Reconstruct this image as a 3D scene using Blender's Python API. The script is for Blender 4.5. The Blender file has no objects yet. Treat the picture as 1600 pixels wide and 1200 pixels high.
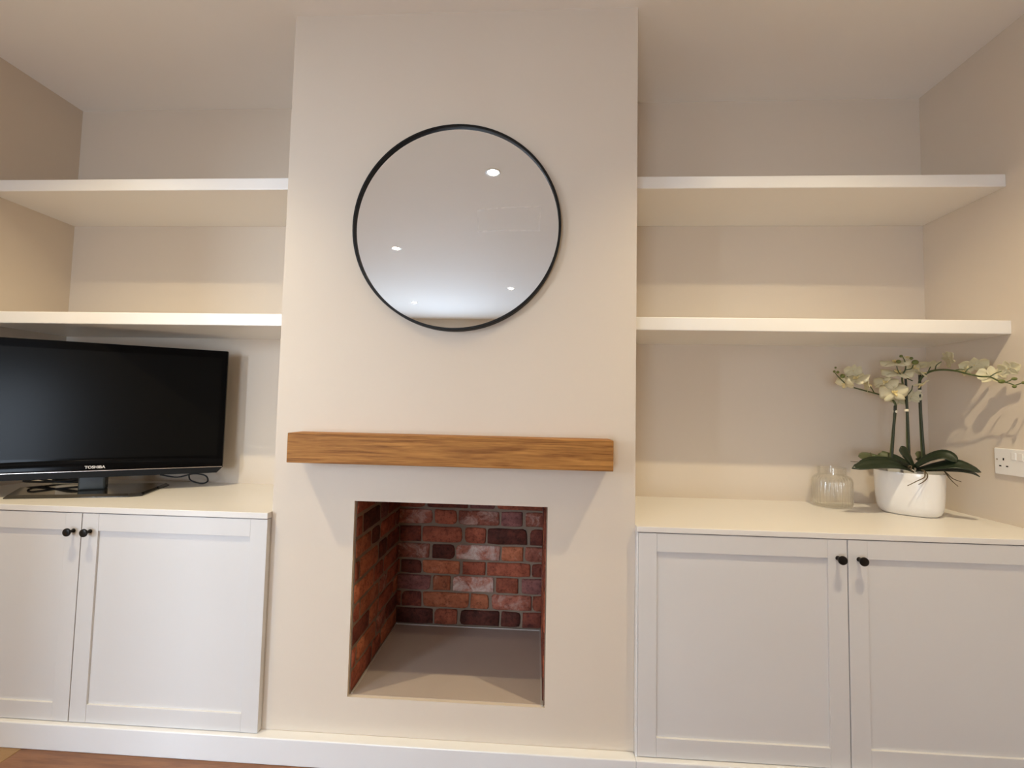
import bpy, bmesh, math, random
from mathutils import Vector, Matrix, noise

SC = bpy.context.scene
COL = SC.collection
R = math.radians
PI = math.pi

# ------------------------------------------------------------------ camera
CAM = Vector((0.8333, -1.4018, 1.0937))
FWD = Vector((-0.0533, 0.9972, 0.0524)).normalized()
RGT = Vector((0.9984, 0.0523, 0.0206))
RGT = (RGT - FWD * RGT.dot(FWD)).normalized()
UPV = RGT.cross(FWD).normalized()
FPX = 696.42
cd = bpy.data.cameras.new('camera')
cd.sensor_width = 36.0
cd.lens = 36.0 * FPX / 1600.0
cd.clip_start = 0.02
cam = bpy.data.objects.new('camera', cd)
COL.objects.link(cam)
M3 = Matrix((RGT, UPV, -FWD)).transposed()
cam.matrix_world = Matrix.Translation(CAM) @ M3.to_4x4()
SC.camera = cam

# ------------------------------------------------------------------ light, exposure
SC.view_settings.view_transform = 'Standard'
SC.view_settings.look = 'None'
SC.view_settings.gamma = 1.0
SC.view_settings.use_curve_mapping = False
SC.view_settings.exposure = 0.20
SC.cycles.max_bounces = 16
SC.cycles.diffuse_bounces = 12
SC.cycles.transparent_max_bounces = 24

world = bpy.data.worlds.new('world')
SC.world = world
world.use_nodes = True
bg = world.node_tree.nodes['Background']
bg.inputs['Color'].default_value = (0.62, 0.75, 1.0, 1)
bg.inputs['Strength'].default_value = 0.6

DAY = (0.70, 0.82, 0.98)
WARM = (1.0, 0.825, 0.53)


def area(name, loc, rot, sx, sy, power, color):
    l = bpy.data.lights.new(name, 'AREA')
    l.shape = 'RECTANGLE'
    l.size = sx
    l.size_y = sy
    l.energy = power
    l.color = color
    o = bpy.data.objects.new(name, l)
    COL.objects.link(o)
    o.location = loc
    o.rotation_euler = rot
    return o


# daylight through an invented hall window (beam shaped by the added doorway
# in the left wall) and through an invented garden door in the far wall
area('added_hall_window_offscreen', (-2.60, -4.36, 1.75), (R(90), 0, 0), 1.2, 1.05, 220, DAY)
area('added_garden_door_offscreen', (-0.45, -5.36, 0.68), (R(90), 0, 0), 1.2, 1.25, 84, DAY)
SPOT_W = 72.0

# ------------------------------------------------------------------ measured layout (metres)
XR, H, D = 1.144, 2.4008, 0.4563
XL, XRW = -1.2501, 2.3905
YBACK = -5.2
C_L, C_R, SK, ZS = 0.0226, 0.0209, 0.0368, 0.0779
FL, FR, FT, FB, FD = 0.2674, 0.8774, 0.7878, 0.1887, 0.4679


# ------------------------------------------------------------------ helpers
def link(name, me, mat=None, parent=None):
    o = bpy.data.objects.new(name, me)
    COL.objects.link(o)
    if mat is not None and me is not None:
        me.materials.append(mat)
    if parent is not None:
        o.parent = parent
    return o


def finish(name, bm, mat, parent=None, smooth=None):
    bmesh.ops.recalc_face_normals(bm, faces=bm.faces[:])
    me = bpy.data.meshes.new(name)
    bm.to_mesh(me)
    bm.free()
    if smooth is not None:
        me.polygons.foreach_set('use_smooth', [True] * len(me.polygons))
        if smooth < 180:
            me.set_sharp_from_angle(angle=R(smooth))
    return link(name, me, mat, parent)


def tag(o, label=None, cat=None, group=None, kind=None):
    if label:
        o['label'] = label
    if cat:
        o['category'] = cat
    if group:
        o['group'] = group
    if kind:
        o['kind'] = kind
    return o


def empty(name, loc, rz=0.0):
    o = bpy.data.objects.new(name, None)
    o.empty_display_size = 0.05
    COL.objects.link(o)
    o.location = loc
    o.rotation_euler = (0, 0, rz)
    return o


def bm_box(bm, x0, x1, y0, y1, z0, z1, bev=0.0, seg=1, org=(0, 0, 0)):
    ox, oy, oz = org
    vs = [bm.verts.new((x - ox, y - oy, z - oz)) for x in (x0, x1) for y in (y0, y1) for z in (z0, z1)]
    idx = [(0, 1, 3, 2), (4, 6, 7, 5), (0, 4, 5, 1), (2, 3, 7, 6), (0, 2, 6, 4), (1, 5, 7, 3)]
    fs = [bm.faces.new([vs[i] for i in f]) for f in idx]
    if bev > 0:
        es = list({e for f in fs for e in f.edges})
        bmesh.ops.bevel(bm, geom=es, offset=bev, segments=seg, profile=0.5, affect='EDGES')
    return bm


def box(name, b, mat, parent=None, bev=0.0, seg=1, org=(0, 0, 0), smooth=None):
    bm = bmesh.new()
    bm_box(bm, *b, bev=bev, seg=seg, org=org)
    return finish(name, bm, mat, parent, smooth)


def bm_tube(bm, pts, rad, n=8, cap=True):
    pts = [Vector(p) for p in pts]
    rads = rad if isinstance(rad, (list, tuple)) else [rad] * len(pts)
    rings = []
    t0 = (pts[1] - pts[0]).normalized()
    ref = Vector((0, 0, 1)) if abs(t0.z) < 0.9 else Vector((1, 0, 0))
    u = t0.cross(ref).normalized()
    for i, p in enumerate(pts):
        a = pts[max(i - 1, 0)]
        b = pts[min(i + 1, len(pts) - 1)]
        t = (b - a).normalized()
        u = (u - t * u.dot(t)).normalized()
        v = t.cross(u)
        rings.append([bm.verts.new(p + (u * math.cos(k * 2 * PI / n) + v * math.sin(k * 2 * PI / n)) * rads[i]) for k in range(n)])
    for i in range(len(rings) - 1):
        for k in range(n):
            bm.faces.new((rings[i][k], rings[i][(k + 1) % n], rings[i + 1][(k + 1) % n], rings[i + 1][k]))
    if cap:
        bm.faces.new(rings[0][::-1])
        bm.faces.new(rings[-1])
    return bm


def spline(pts, sub=6):
    """Catmull-Rom through the points"""
    P = [Vector(p) for p in pts]
    P = [P[0] * 2 - P[1]] + P + [P[-1] * 2 - P[-2]]
    out = []
    for i in range(1, len(P) - 2):
        p0, p1, p2, p3 = P[i - 1:i + 3]
        for s in range(sub):
            t = s / sub
            out.append(0.5 * ((2 * p1) + (p2 - p0) * t + (2 * p0 - 5 * p1 + 4 * p2 - p3) * t * t + (3 * p1 - p0 - 3 * p2 + p3) * t ** 3))
    out.append(P[-2])
    return out


def bm_lathe(bm, prof, n=48, center=(0, 0, 0), rib=0.0, ribs=0, sx=1.0, sy=1.0, rz=0.0, rib_range=None):
    cx, cy, cz = center
    rings = []
    for (r, z) in prof:
        ring = []
        for k in range(n):
            a = 2 * PI * k / n
            rr = r
            if ribs and rib_range and rib_range[0] <= z <= rib_range[1]:
                rr = r + rib * math.cos(a * ribs)
            x, y = rr * math.cos(a) * sx, rr * math.sin(a) * sy
            ring.append(bm.verts.new((cx + x * math.cos(rz) - y * math.sin(rz), cy + x * math.sin(rz) + y * math.cos(rz), cz + z)))
        rings.append(ring)
    for i in range(len(rings) - 1):
        for k in range(n):
            bm.faces.new((rings[i][k], rings[i][(k + 1) % n], rings[i + 1][(k + 1) % n], rings[i + 1][k]))
    return rings


# ------------------------------------------------------------------ materials
def new_mat(name):
    m = bpy.data.materials.new(name)
    m.use_nodes = True
    nt = m.node_tree
    b = nt.nodes['Principled BSDF']
    return m, nt, b


def paint(name, col, rough=0.6, bump=0.0, scale=180.0, var=0.03, spec=0.5, coat=0.0):
    m, nt, b = new_mat(name)
    b.inputs['Roughness'].default_value = rough
    b.inputs['Specular IOR Level'].default_value = spec
    b.inputs['Coat Weight'].default_value = coat
    tc = nt.nodes.new('ShaderNodeTexCoord')
    n1 = nt.nodes.new('ShaderNodeTexNoise')
    n1.inputs['Scale'].default_value = 3.0
    n1.inputs['Detail'].default_value = 4.0
    nt.links.new(tc.outputs['Object'], n1.inputs['Vector'])
    mx = nt.nodes.new('ShaderNodeMix')
    mx.data_type = 'RGBA'
    mx.inputs[6].default_value = (*[c * (1 - var) for c in col], 1)
    mx.inputs[7].default_value = (*[min(1, c * (1 + var)) for c in col], 1)
    nt.links.new(n1.outputs['Fac'], mx.inputs[0])
    nt.links.new(mx.outputs[2], b.inputs['Base Color'])
    if bump > 0:
        n2 = nt.nodes.new('ShaderNodeTexNoise')
        n2.inputs['Scale'].default_value = scale
        n2.inputs['Detail'].default_value = 3.0
        nt.links.new(tc.outputs['Object'], n2.inputs['Vector'])
        bp = nt.nodes.new('ShaderNodeBump')
        bp.inputs['Strength'].default_value = bump
        bp.inputs['Distance'].default_value = 0.002
        nt.links.new(n2.outputs['Fac'], bp.inputs['Height'])
        nt.links.new(bp.outputs['Normal'], b.inputs['Normal'])
    return m


def plain(name, col, rough=0.5, metal=0.0, spec=0.5, emit=None, estr=0.0, coat=0.0):
    m, nt, b = new_mat(name)
    b.inputs['Base Color'].default_value = (*col, 1)
    b.inputs['Roughness'].default_value = rough
    b.inputs['Metallic'].default_value = metal
    b.inputs['Specular IOR Level'].default_value = spec
    b.inputs['Coat Weight'].default_value = coat
    if emit:
        b.inputs['Emission Color'].default_value = (*emit, 1)
        b.inputs['Emission Strength'].default_value = estr
    return m


def wood(name, ca, cb, axis=0, scale=6.0, stretch=14.0, rough=0.45, rnd=False):
    m, nt, b = new_mat(name)
    b.inputs['Roughness'].default_value = rough
    tc = nt.nodes.new('ShaderNodeTexCoord')
    mp = nt.nodes.new('ShaderNodeMapping')
    sc = [stretch, stretch, stretch]
    sc[axis] = 1.0
    mp.inputs['Scale'].default_value = sc
    vec = tc.outputs['Object']
    if rnd:
        oi = nt.nodes.new('ShaderNodeObjectInfo')
        ml = nt.nodes.new('ShaderNodeMath')
        ml.operation = 'MULTIPLY'
        ml.inputs[1].default_value = 37.0
        nt.links.new(oi.outputs['Random'], ml.inputs[0])
        ad = nt.nodes.new('ShaderNodeVectorMath')
        nt.links.new(vec, ad.inputs[0])
        nt.links.new(ml.outputs[0], ad.inputs[1])
        vec = ad.outputs[0]
    nt.links.new(vec, mp.inputs['Vector'])
    n1 = nt.nodes.new('ShaderNodeTexNoise')
    n1.inputs['Scale'].default_value = scale
    n1.inputs['Detail'].default_value = 8.0
    n1.inputs['Roughness'].default_value = 0.62
    n1.inputs['Distortion'].default_value = 0.5
    nt.links.new(mp.outputs['Vector'], n1.inputs['Vector'])
    n2 = nt.nodes.new('ShaderNodeTexNoise')
    n2.inputs['Scale'].default_value = scale * 5
    n2.inputs['Detail'].default_value = 4.0
    nt.links.new(mp.outputs['Vector'], n2.inputs['Vector'])
    ad2 = nt.nodes.new('ShaderNodeMath')
    ad2.operation = 'MULTIPLY_ADD'
    ad2.inputs[1].default_value = 0.35
    nt.links.new(n2.outputs['Fac'], ad2.inputs[0])
    nt.links.new(n1.outputs['Fac'], ad2.inputs[2])
    cr = nt.nodes.new('ShaderNodeValToRGB')
    cr.color_ramp.elements[0].position = 0.48
    cr.color_ramp.elements[1].position = 0.86
    cr.color_ramp.elements[0].color = (*ca, 1)
    cr.color_ramp.elements[1].color = (*cb, 1)
    nt.links.new(ad2.outputs[0], cr.inputs['Fac'])
    out = cr.outputs['Color']
    if rnd:
        hs = nt.nodes.new('ShaderNodeHueSaturation')
        mr = nt.nodes.new('ShaderNodeMapRange')
        mr.inputs['To Min'].default_value = 0.8
        mr.inputs['To Max'].default_value = 1.25
        nt.links.new(oi.outputs['Random'], mr.inputs['Value'])
        nt.links.new(mr.outputs[0], hs.inputs['Value'])
        nt.links.new(out, hs.inputs['Color'])
        out = hs.outputs['Color']
    nt.links.new(out, b.inputs['Base Color'])
    bp = nt.nodes.new('ShaderNodeBump')
    bp.inputs['Strength'].default_value = 0.12
    bp.inputs['Distance'].default_value = 0.002
    nt.links.new(ad2.outputs[0], bp.inputs['Height'])
    nt.links.new(bp.outputs['Normal'], b.inputs['Normal'])
    return m


def brick_mat(name, c1, c2, cw=None, wamt=0.0):
    m, nt, b = new_mat(name)
    c1, c2 = [v * 1.22 for v in c1], [v * 1.22 for v in c2]
    b.inputs['Roughness'].default_value = 0.8
    b.inputs['Specular IOR Level'].default_value = 0.25
    tc = nt.nodes.new('ShaderNodeTexCoord')
    oi = nt.nodes.new('ShaderNodeObjectInfo')
    ml = nt.nodes.new('ShaderNodeMath')
    ml.operation = 'MULTIPLY'
    ml.inputs[1].default_value = 53.0
    nt.links.new(oi.outputs['Random'], ml.inputs[0])
    ad = nt.nodes.new('ShaderNodeVectorMath')
    nt.links.new(tc.outputs['Object'], ad.inputs[0])
    nt.links.new(ml.outputs[0], ad.inputs[1])

    def nz(scale, detail, rough=0.6):
        n = nt.nodes.new('ShaderNodeTexNoise')
        n.inputs['Scale'].default_value = scale
        n.inputs['Detail'].default_value = detail
        n.inputs['Roughness'].default_value = rough
        nt.links.new(ad.outputs[0], n.inputs['Vector'])
        return n
    n1 = nz(20, 8, 0.7)
    cr = nt.nodes.new('ShaderNodeValToRGB')
    cr.color_ramp.elements[0].position = 0.34
    cr.color_ramp.elements[1].position = 0.66
    cr.color_ramp.elements[0].color = (*c1, 1)
    cr.color_ramp.elements[1].color = (*c2, 1)
    nt.links.new(n1.outputs['Fac'], cr.inputs['Fac'])
    out = cr.outputs['Color']
    n3 = nz(75, 6, 0.7)
    cr3 = nt.nodes.new('ShaderNodeValToRGB')
    cr3.color_ramp.elements[0].position = 0.36
    cr3.color_ramp.elements[1].position = 0.5
    cr3.color_ramp.elements[0].color = (0.45, 0.42, 0.42, 1)
    cr3.color_ramp.elements[1].color = (1, 1, 1, 1)
    nt.links.new(n3.outputs['Fac'], cr3.inputs['Fac'])
    mm = nt.nodes.new('ShaderNodeMix')
    mm.data_type = 'RGBA'
    mm.blend_type = 'MULTIPLY'
    mm.inputs[0].default_value = 0.8
    nt.links.new(out, mm.inputs[6])
    nt.links.new(cr3.outputs['Color'], mm.inputs[7])
    out = mm.outputs[2]
    hv = nt.nodes.new('ShaderNodeHueSaturation')
    mv = nt.nodes.new('ShaderNodeMapRange')
    mv.inputs['To Min'].default_value = 0.78
    mv.inputs['To Max'].default_value = 1.22
    nt.links.new(oi.outputs['Random'], mv.inputs['Value'])
    nt.links.new(mv.outputs[0], hv.inputs['Value'])
    nt.links.new(out, hv.inputs['Color'])
    out = hv.outputs['Color']
    if cw:
        n2 = nz(17, 10, 0.74)
        n2.inputs['Distortion'].default_value = 0.6
        c2r = nt.nodes.new('ShaderNodeValToRGB')
        c2r.color_ramp.elements[0].position = 0.56 - wamt
        c2r.color_ramp.elements[1].position = 0.78 - wamt
        c2r.color_ramp.elements[0].color = (0, 0, 0, 1)
        c2r.color_ramp.elements[1].color = (1, 1, 1, 1)
        nt.links.new(n2.outputs['Fac'], c2r.inputs['Fac'])
        mx = nt.nodes.new('ShaderNodeMix')
        mx.data_type = 'RGBA'
        nt.links.new(c2r.outputs['Color'], mx.inputs[0])
        nt.links.new(out, mx.inputs[6])
        mx.inputs[7].default_value = (*cw, 1)
        out = mx.outputs[2]
    nt.links.new(out, b.inputs['Base Color'])
    bp = nt.nodes.new('ShaderNodeBump')
    bp.inputs['Strength'].default_value = 0.6
    bp.inputs['Distance'].default_value = 0.004
    nt.links.new(n3.outputs['Fac'], bp.inputs['Height'])
    nt.links.new(bp.outputs['Normal'], b.inputs['Normal'])
    return m


WALL = paint('wall_paint_beige', (0.655, 0.578, 0.483), 0.62, 0.05, 220, 0.015, 0.4)
CEIL = paint('ceiling_paint_white', (0.89, 0.875, 0.85), 0.75, 0.03, 200, 0.01, 0.3)
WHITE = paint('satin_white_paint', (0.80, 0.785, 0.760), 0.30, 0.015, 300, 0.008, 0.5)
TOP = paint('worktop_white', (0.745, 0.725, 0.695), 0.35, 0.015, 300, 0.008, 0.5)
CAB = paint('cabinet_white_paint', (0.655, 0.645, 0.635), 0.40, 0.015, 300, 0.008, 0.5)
SKIRT = paint('skirting_white_gloss', (0.745, 0.755, 0.765), 0.28, 0.0, 1, 0.006)
OAK = wood('oak_mantel_wood', (0.175, 0.064, 0.012), (0.475, 0.225, 0.058), 0, 4.0, 24.0, 0.6)
OAK.node_tree.nodes['Principled BSDF'].inputs['Specular IOR Level'].default_value = 0.25
PLANK = wood('brown_floor_wood', (0.125, 0.050, 0.020), (0.215, 0.098, 0.042), 0, 5.0, 12.0, 0.35, True)
PLANK_TAN = wood('tan_floor_wood', (0.25, 0.140, 0.050), (0.34, 0.205, 0.085), 0, 5.0, 12.0, 0.4)
MORTAR = paint('mortar_grey', (0.225, 0.165, 0.120), 0.9, 0.8, 160, 0.25, 0.2)
CONC = paint('hearth_concrete', (0.43, 0.36, 0.31), 0.65, 0.15, 120, 0.10, 0.35)
BLACKM = plain('black_metal_matt', (0.006, 0.0055, 0.005), 0.5, 0.0, 0.25)
KNOBM = plain('black_knob_metal', (0.012, 0.010, 0.009), 0.32, 0.6, 0.5)
TVPL = plain('gloss_black_plastic', (0.003, 0.003, 0.0032), 0.12, 0.0, 0.09)
TVBK = plain('matt_black_plastic', (0.006, 0.006, 0.006), 0.5, 0.0, 0.2)
TVSC = plain('tv_screen_glass', (0.0052, 0.0050, 0.0046), 0.20, 0.0, 0.085)
TVBASE = plain('tv_base_glass', (0.010, 0.009, 0.008), 0.06, 0.0, 0.6, coat=0.5)
SILV = plain('silver_trim', (0.62, 0.55, 0.50), 0.22, 0.9)
NECK = plain('smoked_neck_plastic', (0.030, 0.040, 0.046), 0.2)
LOGO = plain('logo_white', (0.78, 0.76, 0.74), 0.35)
CABLE = plain('black_cable_rubber', (0.010, 0.010, 0.010), 0.45)
POT = plain('white_ceramic', (0.80, 0.785, 0.76), 0.22, coat=0.3)
LEAF = paint('orchid_leaf_green', (0.013, 0.024, 0.009), 0.42, 0.15, 60, 0.35)
LEAF2 = paint('orchid_leaf_underside', (0.090, 0.105, 0.045), 0.5, 0.15, 60, 0.2)
STEM = paint('orchid_stem_green', (0.075, 0.10, 0.032), 0.5, 0.1, 80, 0.4)
CANE = paint('dark_support_cane', (0.022, 0.030, 0.012), 0.5, 0.1, 80, 0.3)
BUD = paint('orchid_bud_green', (0.13, 0.155, 0.035), 0.5, 0.1, 60, 0.25)
ROOT = paint('aerial_root_brown', (0.11, 0.075, 0.035), 0.7, 0.1, 80, 0.3)
MOSS = paint('dark_potting_moss', (0.018, 0.022, 0.010), 0.95, 1.0, 90, 0.5)
TIE = plain('cream_stem_tie', (0.80, 0.74, 0.58), 0.5)
PLAST = plain('white_switch_plastic', (0.80, 0.79, 0.77), 0.3)
DARK = plain('dark_hole', (0.006, 0.005, 0.005), 0.8)
GAP = plain('dark_gap', (0.05, 0.045, 0.04), 0.8)
SEAL = plain('pale_sealant', (0.46, 0.42, 0.38), 0.6)
LAMP = plain('downlight_lens', (0.9, 0.9, 0.9), 0.4, emit=(1.0, 0.86, 0.66), estr=45.0)

m, nt, b = new_mat('orchid_petal_cream')
b.inputs['Base Color'].default_value = (0.80, 0.76, 0.56, 1)
b.inputs['Roughness'].default_value = 0.55
b.inputs['Subsurface Weight'].default_value = 0.0
_t = nt.nodes.new('ShaderNodeBsdfTranslucent')
_t.inputs['Color'].default_value = (0.80, 0.76, 0.50, 1)
_mx = nt.nodes.new('ShaderNodeMixShader')
_mx.inputs[0].default_value = 0.30
nt.links.new(b.outputs[0], _mx.inputs[1])
nt.links.new(_t.outputs[0], _mx.inputs[2])
nt.links.new(_mx.outputs[0], nt.nodes['Material Output'].inputs['Surface'])
PETAL = m
LIP = paint('orchid_lip_yellow', (0.74, 0.62, 0.30), 0.5, 0.0, 1, 0.25)

# mirror glass, with a faint pale rectangular outline on it
m, nt, b = new_mat('mirror_glass')
b.inputs['Base Color'].default_value = (0.885, 0.925, 0.955, 1)
b.inputs['Metallic'].default_value = 1.0
b.inputs['Roughness'].default_value = 0.012
MIRR = m

m, nt, b = new_mat('faint_pale_film')
_tr = nt.nodes.new('ShaderNodeBsdfTransparent')
b.inputs['Base Color'].default_value = (0.85, 0.84, 0.82, 1)
b.inputs['Roughness'].default_value = 0.6
_n = nt.nodes.new('ShaderNodeTexNoise')
_n.inputs['Scale'].default_value = 60
_tc = nt.nodes.new('ShaderNodeTexCoord')
nt.links.new(_tc.outputs['Object'], _n.inputs['Vector'])
_mr = nt.nodes.new('ShaderNodeMapRange')
_mr.inputs['From Min'].default_value = 0.35
_mr.inputs['From Max'].default_value = 0.75
_mr.inputs['To Min'].default_value = 0.0
_mr.inputs['To Max'].default_value = 0.10
nt.links.new(_n.outputs['Fac'], _mr.inputs['Value'])
_mx = nt.nodes.new('ShaderNodeMixShader')
nt.links.new(_mr.outputs[0], _mx.inputs[0])
nt.links.new(_tr.outputs[0], _mx.inputs[1])
nt.links.new(b.outputs[0], _mx.inputs[2])
nt.links.new(_mx.outputs[0], nt.nodes['Material Output'].inputs['Surface'])
FAINT = m


def glassy(name, tint, refr):
    m, nt, b = new_mat(name)
    nt.nodes.remove(b)
    tr = nt.nodes.new('ShaderNodeBsdfTransparent')
    tr.inputs['Color'].default_value = (*tint, 1)
    gl = nt.nodes.new('ShaderNodeBsdfGlossy')
    gl.inputs['Roughness'].default_value = 0.04
    lw = nt.nodes.new('ShaderNodeLayerWeight')
    pw = nt.nodes.new('ShaderNodeMath')
    pw.operation = 'POWER'
    pw.inputs[1].default_value = 4.0
    nt.links.new(lw.outputs['Facing'], pw.inputs[0])
    fr = nt.nodes.new('ShaderNodeMath')
    fr.operation = 'MULTIPLY_ADD'
    fr.inputs[1].default_value = 0.6
    fr.inputs[2].default_value = 0.06
    nt.links.new(pw.outputs[0], fr.inputs[0])
    mx = nt.nodes.new('ShaderNodeMixShader')
    nt.links.new(fr.outputs[0], mx.inputs[0])
    nt.links.new(tr.outputs[0], mx.inputs[1])
    nt.links.new(gl.outputs[0], mx.inputs[2])
    out = mx.outputs[0]
    if refr > 0:
        gs = nt.nodes.new('ShaderNodeBsdfGlass')
        gs.inputs['IOR'].default_value = 1.25
        gs.inputs['Roughness'].default_value = 0.02
        gs.inputs['Color'].default_value = (*tint, 1)
        m2 = nt.nodes.new('ShaderNodeMixShader')
        m2.inputs[0].default_value = refr
        nt.links.new(out, m2.inputs[1])
        nt.links.new(gs.outputs[0], m2.inputs[2])
        out = m2.outputs[0]
    nt.links.new(out, nt.nodes['Material Output'].inputs['Surface'])
    return m


JARG = glassy('clear_jar_glass', (0.985, 0.985, 0.975), 0.12)
PANE = glassy('window_pane_glass', (0.98, 0.985, 0.985), 0.0)

BR = {
    'r': brick_mat('brick_red', (0.150, 0.037, 0.020), (0.300, 0.085, 0.045)),
    'o': brick_mat('brick_orange', (0.230, 0.065, 0.028), (0.400, 0.135, 0.065), (0.46, 0.27, 0.19), 0.0),
    'd': brick_mat('brick_dark_red', (0.070, 0.018, 0.013), (0.190, 0.048, 0.028)),
    'k': brick_mat('brick_maroon', (0.050, 0.014, 0.009), (0.115, 0.030, 0.019)),
    'p': brick_mat('brick_mauve', (0.105, 0.038, 0.034), (0.215, 0.085, 0.072)),
    'w': brick_mat('brick_part_limewashed', (0.170, 0.048, 0.030), (0.310, 0.105, 0.065), (0.50, 0.34, 0.28), 0.07),
    'W': brick_mat('brick_limewashed', (0.230, 0.075, 0.045), (0.360, 0.130, 0.085), (0.62, 0.50, 0.44), 0.15),
}

# ------------------------------------------------------------------ room shell
T = 0.12


def struct(name, boxes, mat, bev=0.0, label=None):
    bm = bmesh.new()
    for bx in boxes:
        bm_box(bm, *bx, bev=bev)
    o = finish(name, bm, mat, None)
    tag(o, label, None, None, 'structure')
    return o


struct('ceiling', [(-3.52, XRW + T, YBACK - T, 0.7, H, H + T)], CEIL, label='plain white painted ceiling')
struct('wall_back_left', [(XL - T, 0.0, D, D + T, 0, H)], WALL, label='beige alcove wall behind the television')
struct('wall_back_right', [(XR, XRW + T, D, D + T, 0, H)], WALL, label='beige alcove wall behind the orchid')
struct('wall_right', [(XRW, XRW + T, YBACK - T, D, 0, H)], WALL, label='beige side wall carrying the double socket')
# left wall with an added doorway that shapes the daylight beam
WY0, WY1, WZ1 = -2.70, -1.50, 1.95
struct('wall_left', [(XL - T, XL, YBACK - T, WY0, 0, H), (XL - T, XL, WY1, D, 0, H), (XL - T, XL, WY0, WY1, WZ1, H)], WALL, label='beige side wall beside the television')
# unseen hall added behind it to aim the daylight
HX, HY0, HY1 = -3.40, -4.26, 0.0
struct('wall_added_hall_side', [(HX - T, HX, HY0 - T, HY1 + T, 0, H)], CEIL, label='white side wall of the added unseen hall')
struct('wall_added_hall_end', [(HX, XL - T, HY1, HY1 + T, 0, H)], CEIL, label='white end wall of the added unseen hall')
struct('wall_added_hall_front', [(HX, -3.20, HY0 - T, HY0, 0, H), (-2.00, XL - T, HY0 - T, HY0, 0, H), (-3.20, -2.00, HY0 - T, HY0, 2.3, H), (-3.20, -2.00, HY0 - T, HY0, 0, 1.2)], CEIL, label='white wall of the added unseen hall around its high window')
struct('trim_1', [(XL - 0.001, XL + 0.014, WY0 - 0.06, WY0, 0, WZ1 + 0.06), (XL - 0.001, XL + 0.014, WY1, WY1 + 0.06, 0, WZ1 + 0.06), (XL - 0.001, XL + 0.014, WY0, WY1, WZ1, WZ1 + 0.06)],
       SKIRT, 0.003, 'white architrave around the added doorway to the unseen hall')
# far wall with an unseen garden door opening, added to let daylight in
GX0, GX1, GZ1 = -1.05, 0.15, 1.92
struct('wall_front', [(XL, GX0, YBACK - T, YBACK, 0, H), (GX1, XRW, YBACK - T, YBACK, 0, H),
                      (GX0, GX1, YBACK - T, YBACK, GZ1, H)], WALL, label='beige far wall facing the fireplace')


def window(name, n_axis, a0, a1, z0, z1, at_, label):
    """frame and pane as a structure; n_axis 'x' or 'y'"""
    bars = [(a0, a0 + .05, z0, z1), (a1 - .05, a1, z0, z1), (a0 + .05, a1 - .05, z0, z0 + .05), (a0 + .05, a1 - .05, z1 - .05, z1),
            ((a0 + a1) / 2 - .025, (a0 + a1) / 2 + .025, z0 + .05, z1 - .05)]
    bm = bmesh.new()
    for (p, q, r, s) in bars:
        if n_axis == 'x':
            bm_box(bm, at_ - .03, at_ + .03, p, q, r, s, bev=.004)
        else:
            bm_box(bm, p, q, at_ - .03, at_ + .03, r, s, bev=.004)
    o = finish(name, bm, SKIRT, None)
    tag(o, label, None, None, 'structure')
    mid = (a0 + a1) / 2
    for (p, q) in ((a0 + .05, mid - .025), (mid + .025, a1 - .05)):
        bb = (at_ - .004, at_ + .004, p, q, z0 + .05, z1 - .05) if n_axis == 'x' else (p, q, at_ - .004, at_ + .004, z0 + .05, z1 - .05)
        box('pane', bb, PANE, o)
    return o


window('door_1', 'y', GX0, GX1, 0.0, GZ1, YBACK - 0.06, 'added unseen white framed glazed garden door')
window('window_1', 'y', -3.20, -2.00, 1.2, 2.3, HY0 - 0.06, 'white framed high window of the added unseen hall')

# floor: sub-floor slab plus single planks
fl = struct('floor', [(-3.52, XRW + T, YBACK - T, 0.7, -0.12, -0.012)], GAP, label='brown wooden plank floor')
PW, PL_ = 0.19, 1.20
bm = bmesh.new()
bm_box(bm, 0.0008, PL_ - 0.0008, 0.0006, PW - 0.0006, -0.014, 0.0, bev=0.0012)
ref = finish('plank', bm, PLANK, fl, None)
plank_me = ref.data
plank_tan = plank_me.copy()
plank_tan.materials.clear()
plank_tan.materials.append(PLANK_TAN)
y_top = -SK + 0.04 - PW
rows = int((y_top - YBACK) / PW) + 1
first = True
prng = random.Random(11)
for r_ in range(rows):
    y = y_top - r_ * PW
    off = -0.747 - 2 * PL_ if r_ == 0 else -3.40 - [0.35, 0.8, 0.1, 0.6][r_ % 4]
    x = off
    while x < XRW + 0.02:
        if first:
            o = ref
            first = False
        else:
            o = ref.copy()
            COL.objects.link(o)
            o.parent = fl
        o.location = (x, y, 0)
        if r_ == 0 and -2.0 < x < -1.0:
            o.data = plank_tan
        elif (r_ > 0 and prng.random() < 0.5):
            o.data = plank_tan
        x += PL_

# chimney breast with the fireplace opening
struct('wall_chimney_breast', [
    (0, FL, 0, D + T + .1, 0, H), (FR, XR, 0, D + T + .1, 0, H), (FL, FR, 0, D + T + .1, FT, H), (FL, FR, 0, D + T + .1, 0, FB - 0.03), (FL, FR, 0, 0.012, FB - 0.03, FB - 0.0006)],
    WALL, label='beige plastered chimney breast with a square fireplace opening')

# brick lining --------------------------------------------------------------
rng = random.Random(7)


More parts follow.
